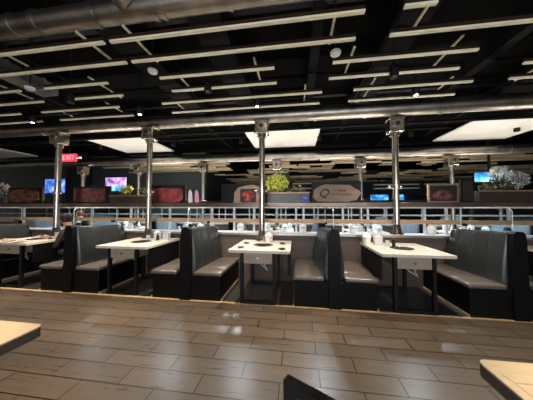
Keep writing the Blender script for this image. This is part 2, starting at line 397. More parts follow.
# ------------------------------------------------------------------ exhaust posts
def make_post(h0, h1, box=True, gauge=True, r=0.052):
    """flue pipe on a flared foot, steel damper box with a round cap at the top"""
    t = thing('exhaust_post', '', 'exhaust pipe')
    MB().cyl((0, 0, h0), (0, 0, h1), r, n=24).build('pipe', STEEL, t, smooth=True)
    MB().lathe([(r * 2.1, h0), (r * 2.1, h0 + 0.012), (r * 1.5, h0 + 0.05), (r * 1.12, h0 + 0.16), (r * 1.02, h0 + 0.17)], n=24).build('foot_cone', STEEL, t, smooth=True)
    zc = h0 + (h1 - h0) * 0.465
    cl = MB().lathe([(r, zc - 0.035), (r * 1.45, zc - 0.03), (r * 1.45, zc + 0.03), (r, zc + 0.035)], n=24)
    cl = cl.build('collar', STEEL, t, smooth=True)
    MB().tube([(-r * 1.3, 0, zc), (-r * 2.0, 0, zc)], 0.014).sph((-r * 2.1, 0, zc), 0.024).build('knob', STEEL, cl)
    MB().sph((r * 1.6, 0, zc), 0.024).build('bolt', STEEL, cl, smooth=True)
    if box:
        b = MB().box(-0.12, 0.12, -0.10, 0.10, h1, h1 + 0.24, 0.012, 2)
        b.box(-0.13, 0.13, -0.11, 0.11, h1 + 0.215, h1 + 0.25, 0.004, 1)
        b = b.build('damper_box', STEEL, t)
        MB().cyl((0, -0.10, h1 + 0.13), (0, -0.125, h1 + 0.13), 0.065, n=24).build('round_cap', GALV, b)
        MB().cyl((0, -0.125, h1 + 0.13), (0, -0.135, h1 + 0.13), 0.035, n=20).build('dial', IRON, b)
        MB().cyl((0, 0, h1 - 0.06), (0, 0, h1), r * 1.5, n=24).build('neck', STEEL, t, smooth=True)
        MB().box(-0.14, -0.12, -0.03, 0.05, h1 + 0.03, h1 + 0.09).build('motor', BLACK, b)
    return t
post = First(lambda: make_post(0.76, 2.64))
PY = 3.74
for x, lab in [(-4.86, 'steel exhaust post on the crowded far left table, beside the red exit sign'),
               (-2.80, 'steel exhaust post rising from the second table from left'),
               (-0.60, 'steel exhaust post rising from the back of the centre table')]:
    post((x, PY, 0), 0, lab, 'front row exhaust posts')
p = make_post(0.872, 2.65); p.location = (1.73, R1 + 0.06, 0); p['label'] = 'steel exhaust post standing on the ledge behind the right hand table'; p['group'] = 'front row exhaust posts'
post2 = First(lambda: make_post(0.76, 2.38, r=0.05))
for i, x in enumerate([-6.75, -4.78, -2.70, -0.53, 1.70, 3.88]):
    post2((x, 5.92, 0), 0, ['leftmost', 'second from left', 'third from left', 'fourth from left', 'fifth from left', 'rightmost'][i] + ' of the second line of exhaust posts behind the rail screen', 'second row exhaust posts')

# ------------------------------------------------------------------ ducts
def hduct(name, label, y, z, r, x0, x1, m, joints, extra=None):
    t = thing(name, label, 'duct', (0, y, z))
    MB().cyl((x0, 0, 0), (x1, 0, 0), r, n=32).build('pipe', m, t, smooth=True)
    for x in joints:
        MB().cyl((x - 0.02, 0, 0), (x + 0.02, 0, 0), r + 0.012, n=32).build('band', m, t, smooth=True)
    return t
hduct('round_duct', 'long round metal duct carrying the front row exhaust posts', 3.86, 3.02, 0.115, -13, 9, GALV, [-9, -6.9, -5.4, -3.4, -2.1, -1.2, 0.35, 1.2, 2.4, 3.9, 5.2])
hduct('round_duct', 'second round metal duct farther back above the second line of posts', 5.97, 2.76, 0.10, -14, 12, GALV, [-7.7, -4.2, -2.0, 0.7, 3.0, 5.2])
t = hduct('round_duct', 'big dented round duct crossing the upper left corner close by', 1.86, 3.31, 0.105, -9, 5, GALV, [-3.0, -2.7, -2.0, -1.35, -1.27, -0.6, 0.3])
MB().cyl((-1.62, -0.02, 0.0), (-1.80, -0.55, 0.20), 0.085, n=28).build('branch', GALV, t, smooth=True)
MB().cyl((-1.62, -0.06, 0.02), (-1.67, -0.20, 0.07), 0.105, 0.092, n=28).build('branch_collar', GALV, t, smooth=True)
# rectangular ducts running away from the camera
def rduct(label, x0, x1, y0, y1, z0, z1, m, st):
    t = thing('rectangular_duct', label, 'duct', ((x0 + x1) / 2, y0, z0))
    w2 = (x1 - x0) / 2; L = y1 - y0; h = z1 - z0
    MB().box(-w2, w2, 0, L, 0, h).build('casing', m, t)
    y = st * 0.5
    while y < L:
        MB().box(-w2 - 0.02, w2 + 0.02, y - 0.015, y + 0.015, -0.02, h + 0.02).build('flange', m, t); y += st
rduct('silver rectangular duct above the battens at the left', -4.95, -4.6, 2.0, 3.5, 3.52, 3.70, FADEDUCT, 0.5)
rduct('wide black rectangular duct between the left and centre battens', -2.45, -2.05, 1.2, 5.4, 3.52, 3.70, DARKDUCT, 1.0)
rduct('black rectangular duct above the centre battens', -1.25, -0.85, 1.0, 4.4, 3.52, 3.70, DARKDUCT, 1.2)
rduct('black rectangular duct running back at the right of the ceiling', 1.15, 1.55, 1.0, 5.6, 3.52, 3.70, DARKDUCT, 1.2)
rduct('black rectangular duct at the far right of the ceiling', 3.9, 4.4, 1.4, 5.4, 3.52, 3.70, DARKDUCT, 1.0)
for k, (x, lab) in enumerate([(0.95, 'thin black conduit left of the right hand duct'), (-3.3, 'thin black conduit above the left battens'), (3.1, 'thin black conduit over the right hand battens')]):
    tag(MB().cyl((x, 0.5, 3.16), (x + 0.12, 5.8, 3.16), 0.02, n=8).build('conduit', DARKDUCT), lab, 'conduit')
for k, (y, z, lab) in enumerate([(4.30, 2.93, 'thin black pipe just behind the front round duct'), (5.2, 3.12, 'thin black pipe running across above the pale panels'), (6.22, 2.95, 'thin black pipe just behind the second duct')]):
    tag(MB().cyl((-12, y, z), (9, y, z), 0.028, n=8).build('black_pipe', DARKDUCT), lab, 'pipe')

# ------------------------------------------------------------------ battens
ROWY = [1.86, 2.16, 2.49, 2.80, 3.12, 3.45]
ordn = ['first', 'second', 'third', 'fourth', 'fifth', 'sixth']
BZ = 3.0
RB = {0: [(-6.0, -1.92, 'left of the gap'), (-1.85, 0.59, 'long centre piece'), (0.90, 1.15, 'stub at the top edge')],
      1: [(-6.2, -1.93, 'left of the gap'), (-1.86, 0.59, 'long centre piece'), (0.91, 3.4, 'running out at the right edge')],
      2: [(-6.5, -3.91, 'cut by the left edge'), (-3.5, -2.5, 'short left piece'), (-1.74, -0.25, 'centre piece'), (0.43, 1.92, 'right of the gap'), (2.55, 4.2, 'at the right edge')],
      3: [(-7, -3.95, 'cut by the left edge'), (-3.52, -2.55, 'short left piece'), (-1.76, -0.25, 'centre piece'), (0.43, 1.95, 'right of the gap'), (2.62, 4.3, 'at the right edge')],
      4: [(-8, -4.88, 'cut by the left edge'), (-4.43, -2.91, 'left piece'), (-2.13, 0.38, 'centre piece'), (0.82, 2.33, 'right of the gap'), (2.75, 4.6, 'at the right edge')],
      5: [(-8.5, -4.88, 'cut by the left edge'), (-4.47, -2.92, 'left piece'), (-2.16, 0.38, 'centre piece'), (0.82, 2.33, 'right of the gap')]}
def batten(x0, x1, y, z, lab, grp, m, w=0.034, h=0.05, name='ceiling_batten'):
    o = MB().box(-(x1 - x0) / 2, (x1 - x0) / 2, -w / 2, w / 2, 0, h).build(name, m, loc=((x0 + x1) / 2, y, z))
    return tag(o, lab, 'batten', grp)
SHADED = mat('dark_brown_fin', (0.03, 0.014, 0.008), 0.6, spec=0.2)  # dark colour stands for the unlit sides of the near battens
for r in RB:
    for x0, x1, sfx in RB[r]:
        t = thing('ceiling_batten', 'pale batten, %s row behind the big duct, %s' % (ordn[r], sfx), 'batten', ((x0 + x1) / 2, ROWY[r], BZ), group='long battens under the ceiling')
        h = (x1 - x0) / 2
        MB().box(-h, h, -0.016, 0.016, 0, 0.02).build('pale_face', BATTEN, t)
        MB().box(-h, h, -0.012, 0.012, 0.0201, 0.06).build('fin', SHADED, t)
# crossing battens, above the long ones
CR = [((-2.16, 1.78), (-2.17, 2.27), 'just left of the gap in the first two rows'), ((-1.64, 1.78), (-1.66, 2.30), 'at the left ends of the long centre battens'),
      ((-0.48, 2.38), (-0.48, 2.92), 'at the right ends of the third and fourth centre battens'), ((0.36, 1.91), (0.36, 2.29), 'joining the first two centre battens at their right ends'),
      ((0.64, 2.37), (0.67, 2.91), 'right of the white alarm beside the centre battens'), ((-1.53, 2.56), (-1.55, 2.96), 'at the left ends of the third and fourth centre battens'),
      ((-1.97, 3.28), (-1.95, 3.64), 'at the left end of the last centre batten'), ((0.14, 3.03), (0.16, 3.58), 'between the last two centre battens at their right'),
      ((1.14, 1.75), (1.15, 2.26), 'at the upper right, over the batten running out'), ((1.69, 2.36), (1.74, 2.91), 'crossing the third and fourth right battens'),
      ((2.09, 3.11), (2.16, 3.42), 'crossing the last two right battens'), ((1.07, 2.99), (1.09, 3.54), 'at the left ends of the last right battens'),
      ((-2.75, 2.44), (-2.82, 2.99), 'crossing the short left battens'), ((-4.25, 3.32), (-4.3, 3.54), 'on the last left batten'),
      ((-3.28, 1.96), (-3.27, 2.15), 'between the first two rows near the left edge'), ((-4.2, 2.45), (-4.24, 2.95), 'crossing the third row near the left edge'),
      ((-3.14, 3.09), (-3.19, 3.44), 'at the right end of the fifth row left batten'), ((3.0, 2.65), (3.03, 3.33), 'crossing the battens at the right edge')]
for (a, b), s in [((c[0], c[1]), c[2]) for c in CR]:
    o = MB().box(-0.011, 0.011, 0, b[1] - a[1], 0, 0.015).build('cross_batten', BATTEN, loc=(a[0], a[1], 3.078))
    tag(o, 'short cross batten ' + s, 'batten', 'short cross battens')
# dense field of battens beyond the second duct
fy = 6.9; r = 0
shades = [BATTENF, mat('brown_timber_batten', (0.38, 0.29, 0.18), 0.6, noise=0.3, nscale=3, stretch=(0.6, 5, 5)), mat('light_timber_batten', (0.72, 0.61, 0.40), 0.6, noise=0.3, nscale=3, stretch=(0.6, 5, 5))]
holes = [(rnd.uniform(-4, 10), rnd.uniform(7, 13.5), rnd.uniform(0.3, 1.0), rnd.uniform(0.25, 0.7)) for k in range(30)]
while fy < 14.6:
    x = -6.6 + rnd.uniform(-1.5, 0.3) if fy < 9.2 else -4.1 + rnd.uniform(0, 0.2)
    while x < 11:
        L = rnd.uniform(1.4, 3.6); x1 = min(x + L, 12)
        for hx, hy, ha, hb in holes:
            if abs(fy - hy) < hb:
                if hx - ha < x < hx + ha: x = hx + ha
                if x < hx - ha < x1: x1 = hx - ha
        if x1 - x > 0.25:
            batten(x, x1, fy, 2.96 + rnd.choice((0, 0, 0.02)), 'tan batten in the dense ceiling field beyond the second round duct', 'dense field of far battens', rnd.choice(shades), w=0.06, h=0.055)
        x = max(x1, x + 0.2) + rnd.choice([0.04, 0.06, 0.5, 0.8])
    fy += 0.31; r += 1

# pale flat ceiling panels
for (x0, x1, lab) in [(-9.95, -8.40, 'pale ceiling panel cut by the left edge'), (-5.12, -3.60, 'pale ceiling panel behind the second exhaust post from left'),
                      (-1.13, 0.52, 'pale ceiling panel behind the centre exhaust post'), (3.42, 5.03, 'large pale ceiling panel at the right')]:
    t = thing('ceiling_panel', lab, 'ceiling panel', ((x0 + x1) / 2, 5.2, 3.0), group='pale panels hung under the ceiling')
    h = (x1 - x0) / 2
    MB().box(-h, h, -0.66, 0.66, 0, 0.035, 0.006, 1).build('panel', WHITEP, t)
    wr = MB()
    for sx in (-1, 1):
        for sy in (-1, 1): wr.cyl((sx * (h - 0.1), sy * 0.55, 0.035), (sx * (h - 0.1), sy * 0.55, 0.99), 0.004, n=6)
    wr.build('hanging_wires', BLACK, t)
t = thing('air_grille', 'white panel at the top edge above the centre battens', 'ceiling panel', (0.43, 1.36, 3.02))
MB().box(-0.2, 0.17, -0.33, 0.33, 0, 0.03).build('panel', WHITEP, t)

# lamps, alarms
def lamp_fixture(recess=False):
    t = thing('ceiling_spotlight', '', 'spotlight')
    if recess:   # lens set deep inside an open tube
        MB().lathe([(0.045, 0.14), (0.05, 0.14), (0.05, 0.0), (0.044, 0.0), (0.044, 0.13), (0.0001, 0.13)], n=16).build('housing', BLACK, t, smooth=True)
        MB().cyl((0, 0, 0.10), (0, 0, 0.11), 0.036, n=16).build('lens', GLOW, t)
    else:
        MB().lathe([(0.045, 0.0), (0.052, 0.02), (0.05, 0.12), (0.02, 0.135)], n=16).build('housing', BLACK, t, smooth=True)
        MB().cyl((0, 0, -0.004), (0, 0, 0.0), 0.024, n=16).build('lens', GLOW, t)
    MB().cyl((0, 0, 0.135), (0, 0, 1.07), 0.006, n=6).build('stem', BLACK, t)
    return t
fx2 = First(lambda: lamp_fixture(True))
fx = First(lamp_fixture)
where = ['over the second table', 'over the centre table', 'over the right hand table', 'over the far left table', 'over the walkway at left', 'over the walkway at centre', 'over the walkway right of centre', 'over the walkway at far left',
         'behind the front duct, leftmost', 'behind the front duct, second from left', 'behind the front duct, third from left', 'behind the front duct, right of the centre post', 'behind the front duct, near the right post', 'behind the front duct, rightmost',
         'beyond the second duct, leftmost', 'beyond the second duct, left of centre', 'beyond the second duct, right of centre', 'beyond the second duct, rightmost', 'over the near left table', 'over the near right table']
for (x, y, z, e, c, cone), s in zip(LAMPS, where):
    (fx if abs(y - 3.27) < 0.1 or y > 6 else fx2)((x, y, z), 0, 'small round ceiling spotlight ' + s, 'ceiling spotlights')
    spot((x, y, z - 0.02), e, c, cone)
for x, y, lab in [(-1.77, 2.39, 'round white alarm left of the centre battens'), (0.44, 2.38, 'round white alarm at the end of the second centre batten'), (-3.77, 2.50, 'round white alarm among the left battens')]:
    t = thing('smoke_alarm', lab, 'smoke alarm', (x, y, 3.02), group='smoke alarms')
    MB().lathe([(0.02, 0.0), (0.05, 0.004), (0.058, 0.02), (0.058, 0.035)], n=20).build('body', WHITE, t, smooth=True)
    MB().cyl((0, 0, 0.035), (0, 0, 0.97), 0.008, n=6).build('stem', BLACK, t)

# exit sign
t = thing('exit_sign', 'red lit exit sign hanging beside the far left exhaust post', 'exit sign', (-5.19, 4.2, 2.40))
RED = mat('exit_red', (0.5, 0.01, 0.02), 0.4, emis=(1.0, 0.03, 0.06), es=1.1)
MB().box(-0.19, 0.19, 0, 0.04, 0, 0.17, 0.005, 1).build('face', RED, t)
tc = bpy.data.curves.new('t', 'FONT'); tc.body = 'EXIT'; tc.size = 0.16; tc.align_x = 'CENTER'; tc.extrude = 0.001
def text_mesh(tc, name, m, parent, loc, rot=(PI / 2, 0, 0)):
    o = bpy.data.objects.new('t', tc); COL.objects.link(o)
    dg = bpy.context.evaluated_depsgraph_get(); me = bpy.data.meshes.new_from_object(o.evaluated_get(dg))
    bpy.data.objects.remove(o); me.materials.clear(); me.materials.append(m)
    q = bpy.data.objects.new(name, me); COL.objects.link(q); q.parent = parent; q.location = loc; q.rotation_euler = rot
    return q
text_mesh(tc, 'lettering', mat('exit_letters', (0.9, 0.5, 0.5), 0.4, emis=(1, 0.25, 0.28), es=1.2), t, (0, -0.003, 0.03))
MB().cyl((0, 0.02, 0.17), (0, 0.02, 1.6), 0.008, n=6).build('stem', BLACK, t)
MB().box(0.19, 0.30, 0.0, 0.05, 0.06, 0.11, 0.01, 2).build('lamp_head', WHITE, t)

# added uplights hidden on the beam tops, to brighten ceiling panels and battens
for k, (y, xs, en) in enumerate([(R1 + 0.41, (-4.5, -1.5, 1.5, 4.5), UPL1), (R2 + 0.41, (-4.5, -1.5, 1.5, 4.5), UPL2)]):
    for x, nm in zip(xs, ('leftmost', 'left of centre', 'right of centre', 'rightmost')):
        t = thing('uplight_trough', 'LED uplight trough on the %s beam behind the boards, %s' % (('front', 'second')[k], nm), 'uplight', (x, y, 1.4255), group='uplights on the beams')
        MB().box(-1.2, 1.2, -0.03, -0.025, 0, 0.05).box(-1.2, 1.2, 0.025, 0.03, 0, 0.05).box(-1.2, 1.2, -0.025, 0.025, 0, 0.01).build('trough', BLACK, t)
        MB().box(-1.19, 1.19, -0.022, 0.022, 0.011, 0.02).build('light_strip', GLOW, t)
        l = bpy.data.lights.new('uplight_lamp', 'AREA'); l.shape = 'RECTANGLE'; l.size = 2.3; l.size_y = 0.05; l.energy = en; l.color = (1, 0.9, 0.76)
        o = bpy.data.objects.new('uplight_lamp', l); COL.objects.link(o); o.location = (x, y, 1.4255 + 0.055); o.rotation_euler = (PI, 0, 0)

# ------------------------------------------------------------------ things on the beam
BT = 1.4255
BYc = R1 + 0.22
def board(name, label, x0, x1, h, cat='sign', back=BLACK, y=BYc):
    t = thing(name, label, cat, ((x0 + x1) / 2, y, BT), group='display boards along the beam')
    w2 = (x1 - x0) / 2
    MB().box(-w2, w2, 0, 0.05, 0, h, 0.004, 1).build('backboard', back, t)
    return t, w2
def blob_poly(a, b, n=28, seed=1, j=0.08, sq=0.6):
    q = random.Random(seed); P = []
    for k in range(n):
        th = 2 * PI * k / n; c, s = math.cos(th), math.sin(th)
        rr = 1 + q.uniform(-j, j)
        P.append((a * rr * math.copysign(abs(c) ** sq, c), b * rr * math.copysign(abs(s) ** sq, s)))
    return P
MEAT = blotch_mat('cooked_meat_print', (0.05, 0.014, 0.008), (0.19, 0.06, 0.028), (0.34, 0.15, 0.08), 5, stretch=(1, 1, 5))
MEAT2 = blotch_mat('dark_meat_print', (0.012, 0.006, 0.006), (0.085, 0.022, 0.018), (0.15, 0.05, 0.04), 8, stretch=(1, 1, 3))
REDM = blotch_mat('raw_meat_print', (0.09, 0.008, 0.010), (0.19, 0.022, 0.028), (0.27, 0.06, 0.06), 5)
REDM2 = blotch_mat('marbled_meat_print', (0.06, 0.006, 0.008), (0.35, 0.03, 0.04), (0.60, 0.16, 0.16), 13)
PLUM = blotch_mat('plum_meat_print', (0.02, 0.008, 0.010), (0.16, 0.05, 0.06), (0.34, 0.14, 0.14), 10)
WOODS = mat('pale_wood_slab', (0.36, 0.25, 0.175), 0.55, noise=0.18, nscale=5, stretch=(0.8, 1, 6))
t, w2 = board('picture_board', 'dark display board with a brown ribbed meat picture, leftmost on the beam', -6.75, -5.80, 0.37)
MB().prism([(x, z + 0.175) for x, z in blob_poly(0.42, 0.15, seed=3, j=0.04)], 'y', -0.025, -0.001).build('picture', MEAT, t)
t, w2 = board('picture_board', 'dark brown red display board left of the yellow flower planter', -4.98, -4.05, 0.38)
MB().box(-w2 + 0.03, w2 - 0.10, -0.012, -0.001, 0.03, 0.34).build('picture', MEAT2, t)
t, w2 = board('picture_board', 'red display board right of the second exhaust post', -3.08, -2.28, 0.385)
MB().prism([(x, z + 0.165) for x, z in blob_poly(0.35, 0.15, seed=5, j=0.03, sq=0.45)], 'y', -0.025, -0.001).build('picture', REDM, t)
t, w2 = board('picture_board', 'display board with red meat inside a tan arch, left of the centre post', -1.50, -0.66, 0.385)
arch = [(-0.16, 0.0), (0.42, 0.0), (0.42, 0.24), (0.36, 0.32), (0.24, 0.36), (0.10, 0.35), (-0.06, 0.31), (-0.14, 0.22)]
MB().prism(arch, 'y', -0.02, -0.001).build('arch', WOODS, t)
MB().box(-0.02, 0.30, -0.03, -0.021, 0.02, 0.28).build('dark_window', IRON, t)
MB().prism([(0.14 + x, 0.145 + z) for x, z in blob_poly(0.12, 0.10, seed=9, j=0.2, sq=1)], 'y', -0.045, -0.031).build('picture', REDM2, t)
# wooden slab sign
t, w2 = board('wood_sign', 'carved wooden slab sign with a large dark Q, right of centre', 0.30, 1.20, 0.40)
slab = [(-0.43, 0.10), (-0.36, 0.03), (-0.1, 0.012), (0.2, 0.02), (0.36, 0.05), (0.40, 0.12), (0.445, 0.17), (0.40, 0.23), (0.34, 0.26), (0.24, 0.33), (0.05, 0.335), (-0.2, 0.345), (-0.30, 0.32), (-0.41, 0.25)]
MB().prism(slab, 'y', -0.03, -0.001).build('slab', WOODS, t)
INK = mat('dark_ink', (0.015, 0.012, 0.01), 0.6)
tc = bpy.data.curves.new('t', 'FONT'); tc.body = 'Q'; tc.size = 0.22; tc.align_x = 'CENTER'; tc.extrude = 0.002; tc.shear = 0.3
text_mesh(tc, 'letter', INK, t, (-0.24, -0.033, 0.11))
sc = MB(); pts = []
for k in range(60):
    u = k / 59; pts.append((-0.12 + 0.38 * u, -0.034, 0.155 + 0.014 * math.sin(u * 44) + 0.008 * math.sin(u * 19)))
sc.tube(pts, 0.0035, 5).build('script_line', INK, t)
sc = MB()
for k in range(6): sc.box(0.02 + k * 0.027, 0.04 + k * 0.027, -0.036, -0.031, 0.21, 0.24)
sc.build('red_lettering', mat('red_ink', (0.35, 0.03, 0.02), 0.6), t)
# framed picture
t = thing('framed_picture', 'copper framed picture of dark red meat at the right of the beam', 'picture', (2.57, BYc, BT), group='display boards along the beam')
fr = MB(); loopw = 0.022
fr.box(-0.24, 0.24, -0.02, 0.03, 0, loopw).box(-0.24, 0.24, -0.02, 0.03, 0.32 - loopw, 0.32).box(-0.24, -0.24 + loopw, -0.02, 0.03, loopw, 0.32 - loopw).box(0.24 - loopw, 0.24, -0.02, 0.03, loopw, 0.32 - loopw)
fr.build('frame', mat('copper_frame', (0.42, 0.26, 0.17), 0.4, 0.3), t)
MB().box(-0.218, 0.218, -0.002, 0.02, 0.022, 0.298).build('backing', IRON, t)
MB().prism([(x, 0.125 + z) for x, z in blob_poly(0.17, 0.085, seed=12, j=0.08, sq=0.9)], 'y', -0.014, -0.003).build('picture', PLUM, t)
t, w2 = board('picture_board', 'narrow tall dark board right of the copper framed picture', 2.86, 3.06, 0.40)
MB().box(-w2 + 0.02, w2 - 0.02, -0.01, -0.001, 0.02, 0.37).build('picture', mat('charcoal_print', (0.03, 0.025, 0.022), 0.5), t)

def leafball(m, c, rad, n, size, sq=(1, 0.5, 0.8), q=rnd):
    for k in range(n):
        d = Vector((q.gauss(0, 1), q.gauss(0, 1), q.gauss(0, 1))).normalized() * rad * q.uniform(0.35, 1) ** 0.6
        p = Vector(c) + Vector((d.x * sq[0], d.y * sq[1], d.z * sq[2]))
        E_ = Euler((q.uniform(0, 6), q.uniform(0, 6), q.uniform(0, 6))).to_matrix(); s = size * q.uniform(0.6, 1.3)
        vs = [m.b.verts.new(p + E_ @ Vector(v)) for v in ((-s, 0, 0), (-0.2 * s, 0.45 * s, 0.15 * s), (s, 0, 0.05 * s), (-0.2 * s, -0.45 * s, 0.15 * s))]
        m.b.faces.new(vs[:3]); m.b.faces.new((vs[0], vs[2], vs[3]))
def planter(label, x0, x1, h, body, y=BYc):
    t = thing('planter', label, 'planter', ((x0 + x1) / 2, y, BT), group='long planters on the beam')
    w2 = (x1 - x0) / 2
    b = MB(); b.box(-w2, w2, -0.02, 0.14, 0, 0.02).box(-w2, w2, -0.02, 0.0, 0.02, h).box(-w2, w2, 0.12, 0.14, 0.02, h).box(-w2, -w2 + 0.02, 0, 0.12, 0.02, h).box(w2 - 0.02, w2, 0, 0.12, 0.02, h)
    b.build('trough', body, t)
    MB().box(-w2 - 0.01, w2 + 0.01, -0.03, -0.02, h - 0.02, h + 0.005).build('rim', mat('copper_rim', (0.40, 0.25, 0.16), 0.4, 0.4), t)
    MB().box(-w2 + 0.021, w2 - 0.021, 0.001, 0.119, 0.021, h - 0.03).build('soil', mat('potting_soil', (0.03, 0.02, 0.015), 0.9), t)
    return t
def plant(name, label, x, z, sets, y=BYc + 0.06, stems=8, spread=0.12, sh=0.2):
    t = thing(name, label, 'plant', (x, y, z), group='plants in the beam planters')
    m = MB()
    for k in range(stems):
        a = rnd.uniform(-1, 1); m.tube([(a * 0.02, 0, 0.0), (a * spread * 0.5, rnd.uniform(-.02, .02), sh * 0.5), (a * spread, rnd.uniform(-.04, .04), sh)], 0.004, 5)
    m.build('stems', STEMM, t)
    for nm, c, rad, n, size, mm in sets:
        m = MB(); leafball(m, c, rad, n, size); m.build(nm, mm, t)
    return t
GREYB = mat('grey_trough', (0.12, 0.14, 0.14), 0.5)
BROWNB = mat('brown_trough', (0.05, 0.035, 0.027), 0.5, noise=0.2)
pz = lambda h: BT + h - 0.029
planter('grey planter with a blue round badge, right of the centre post', -0.56, 0.25, 0.20, GREYB)
bd = MB().cyl((0, 0, 0), (0, -0.008, 0), 0.062, n=24).build('badge', mat('badge_blue', (0.01, 0.07, 0.55), 0.4), None, loc=(0.17, BYc - 0.031, BT + 0.095))
tag(bd, 'round blue badge on the right end of the grey planter', 'badge')
MB().tube([(-0.035, -0.01, 0.02), (0.0, -0.01, 0.0), (0.035, -0.01, -0.015)], 0.005).build('swoosh', WHITE, bd)
plant('leafy_plant', 'bright yellow green leafy plant right of the centre post', -0.42, pz(0.20),
      [('foliage', (0.04, 0, 0.23), 0.235, 460, 0.034, GREENL), ('undergrowth', (0.05, 0, 0.08), 0.16, 120, 0.03, mat('brown_leaf', (0.24, 0.15, 0.06), 0.6))], stems=10)
plant('trailing_plant', 'low brownish trailing plant in the right half of the grey planter', 0.02, pz(0.20),
      [('foliage', (0, 0, 0.05), 0.19, 130, 0.028, mat('olive_leaf', (0.25, 0.20, 0.08), 0.6))], stems=6, sh=0.05)
planter('brown planter left of the second exhaust post', -4.03, -3.14, 0.17, BROWNB)
plant('flowering_plant', 'sparse yellow flowers in the brown planter left of the second post', -3.72, pz(0.17),
      [('flowers', (0.02, 0, 0.16), 0.17, 75, 0.032, YELL), ('foliage', (0, 0, 0.07), 0.17, 100, 0.03, DARKL)], stems=7)
plant('dry_twig_plant', 'dry twigs at the right end of the brown planter', -3.34, pz(0.17), [('leaves', (0, 0, 0.15), 0.13, 35, 0.02, mat('dry_leaf', (0.28, 0.2, 0.1), 0.6))], stems=9)
planter('long dark planter under the white flowers at the right', 3.14, 4.0, 0.20, BROWNB)
plant('white_flower_arrangement', 'big bunch of white flowers in the planter at the right', 3.50, pz(0.20),
      [('flowers', (0.02, 0, 0.32), 0.17, 230, 0.038, WHITEL), ('grey_sprays', (0.27, 0.02, 0.22), 0.2, 260, 0.03, PALEL), ('foliage', (0.0, 0, 0.10), 0.22, 240, 0.032, DARKL), ('low_blossom', (-0.22, 0, 0.08), 0.12, 80, 0.025, mat('olive_leaf', (0.3, 0.3, 0.1), 0.6))], stems=14, sh=0.3)
planter('dark planter cut by the left edge', -7.9, -6.85, 0.17, BROWNB)
plant('white_flower_arrangement', 'white and blush blossoms at the left edge of the photo', -7.02, pz(0.17),
      [('flowers', (-0.02, 0, 0.22), 0.19, 90, 0.042, PINKL), ('foliage', (0.0, 0, 0.08), 0.2, 150, 0.03, DARKL)], stems=8)
for x, c, lab in [(-2.17, (0.75, 0.72, 0.7), 'white stand-up card right of the red board'), (-2.03, (0.80, 0.35, 0.55), 'pink stand-up card right of the white card')]:
    t = thing('menu_card', lab, 'card', (x, BYc, BT), group='cards standing on the beam')
    MB().prism([(-0.045, 0), (0.05, 0), (0.035, 0.2), (0.0, 0.28), (-0.04, 0.24)], 'y', 0, 0.006).build('card', mat('card_%.2f' % c[1], c, 0.5), t)
    MB().box(-0.05, 0.05, -0.02, 0.03, -0.0, 0.012).build('foot', BLACK, t)

# ------------------------------------------------------------------ screens on the far walls
SCR = blotch_mat('blue_screen_picture', (0.02, 0.07, 0.45), (0.06, 0.18, 0.75), (0.35, 0.5, 0.9), 3.5, emis=0.8)
SCR2 = blotch_mat('pink_screen_picture', (0.03, 0.02, 0.12), (0.55, 0.3, 0.7), (0.9, 0.65, 0.9), 3.0, emis=0.9)
SCR3 = blotch_mat('cyan_screen_picture', (0.01, 0.05, 0.15), (0.03, 0.30, 0.75), (0.35, 0.75, 1.0), 3.0, emis=0.9)
def tv(label, x, y, z, w_, h_, m, rz=0, stem=None, extra=None):
    t = thing('television', label, 'television', (x, y, z), rz)
    MB().box(-w_ / 2 - 0.02, w_ / 2 + 0.02, 0, 0.06, -h_ / 2 - 0.02, h_ / 2 + 0.02, 0.005, 1).build('housing', BLACK, t)
    MB().box(-w_ / 2, w_ / 2, -0.004, 0.0, -h_ / 2, h_ / 2).build('screen', m, t)
    if stem: MB().box(-0.03, 0.03, 0.02, 0.05, h_ / 2, stem - z).build('bracket', BLACK, t)
    if extra: MB().box(-w_ / 2, w_ / 2 * 1.0, -0.008, -0.0045, -h_ / 2, -h_ / 2 + h_ * 0.38).build('lower_band', extra, t)
tv('blue television on the far wall behind the far left exhaust post', -11.72, 8.9, 2.38, 1.15, 0.68, SCR, stem=4.0)
tv('pink and blue television behind the yellow flowers', -8.75, 9.3, 2.47, 1.15, 0.66, SCR2, extra=SCR3)
tv('blue television on the far wall left of the right exhaust post', 4.7, 12.9, 1.75, 0.95, 0.6, SCR3, stem=4.0)
tv('small blue television just left of the right exhaust post', 5.75, 12.9, 1.75, 0.5, 0.6, SCR3, stem=4.0)
tv('small blue screen low on the far wall near the grey planter', -0.2, 12.9, 1.7, 0.5, 0.35, SCR, stem=4.0)
tv('tilted bright blue screen behind the white flowers at right', 5.75, 7.2, 2.25, 0.75, 0.28, SCR3, rz=-0.15, stem=4.0)

# white shelves and pipes on the far wall
for x0, x1, z, lab in [(-0.2, 1.2, 2.62, 'upper white shelf strip right of the yellow plant'), (-0.2, 1.4, 2.35, 'lower white shelf strip right of the yellow plant'),
                       (4.1, 6.3, 2.50, 'upper white shelf strip left of the right exhaust post'), (4.1, 6.3, 2.30, 'lower white shelf strip left of the right exhaust post'), (6.6, 8.2, 2.5, 'white pipe strip right of the right exhaust post')]:
    tag(MB().box(x0, x1, 11.9, 12.1, z, z + 0.06).build('wall_shelf', WHITE), lab, 'shelf', 'white strips at the far end')
    MB_ = MB()
for x0, x1, lab in [(-4.0, -1.5, 'dark counter block far behind the red board'), (0.3, 3.9, 'dark counter block far behind the wooden slab sign'), (7, 12, 'dark counter block far at the right')]:
    t = thing('service_counter', lab, 'counter', ((x0 + x1) / 2, 12.2, 0))
    h = (x1 - x0) / 2
    MB().box(-h, h, 0, 0.7, 0, 1.9).build('body', mat('grey_brown_counter', (0.13, 0.115, 0.105), 0.6), t); MB().box(-h - 0.03, h + 0.03, -0.03, 0.73, 1.9, 1.96).build('counter_top', BLACK, t)

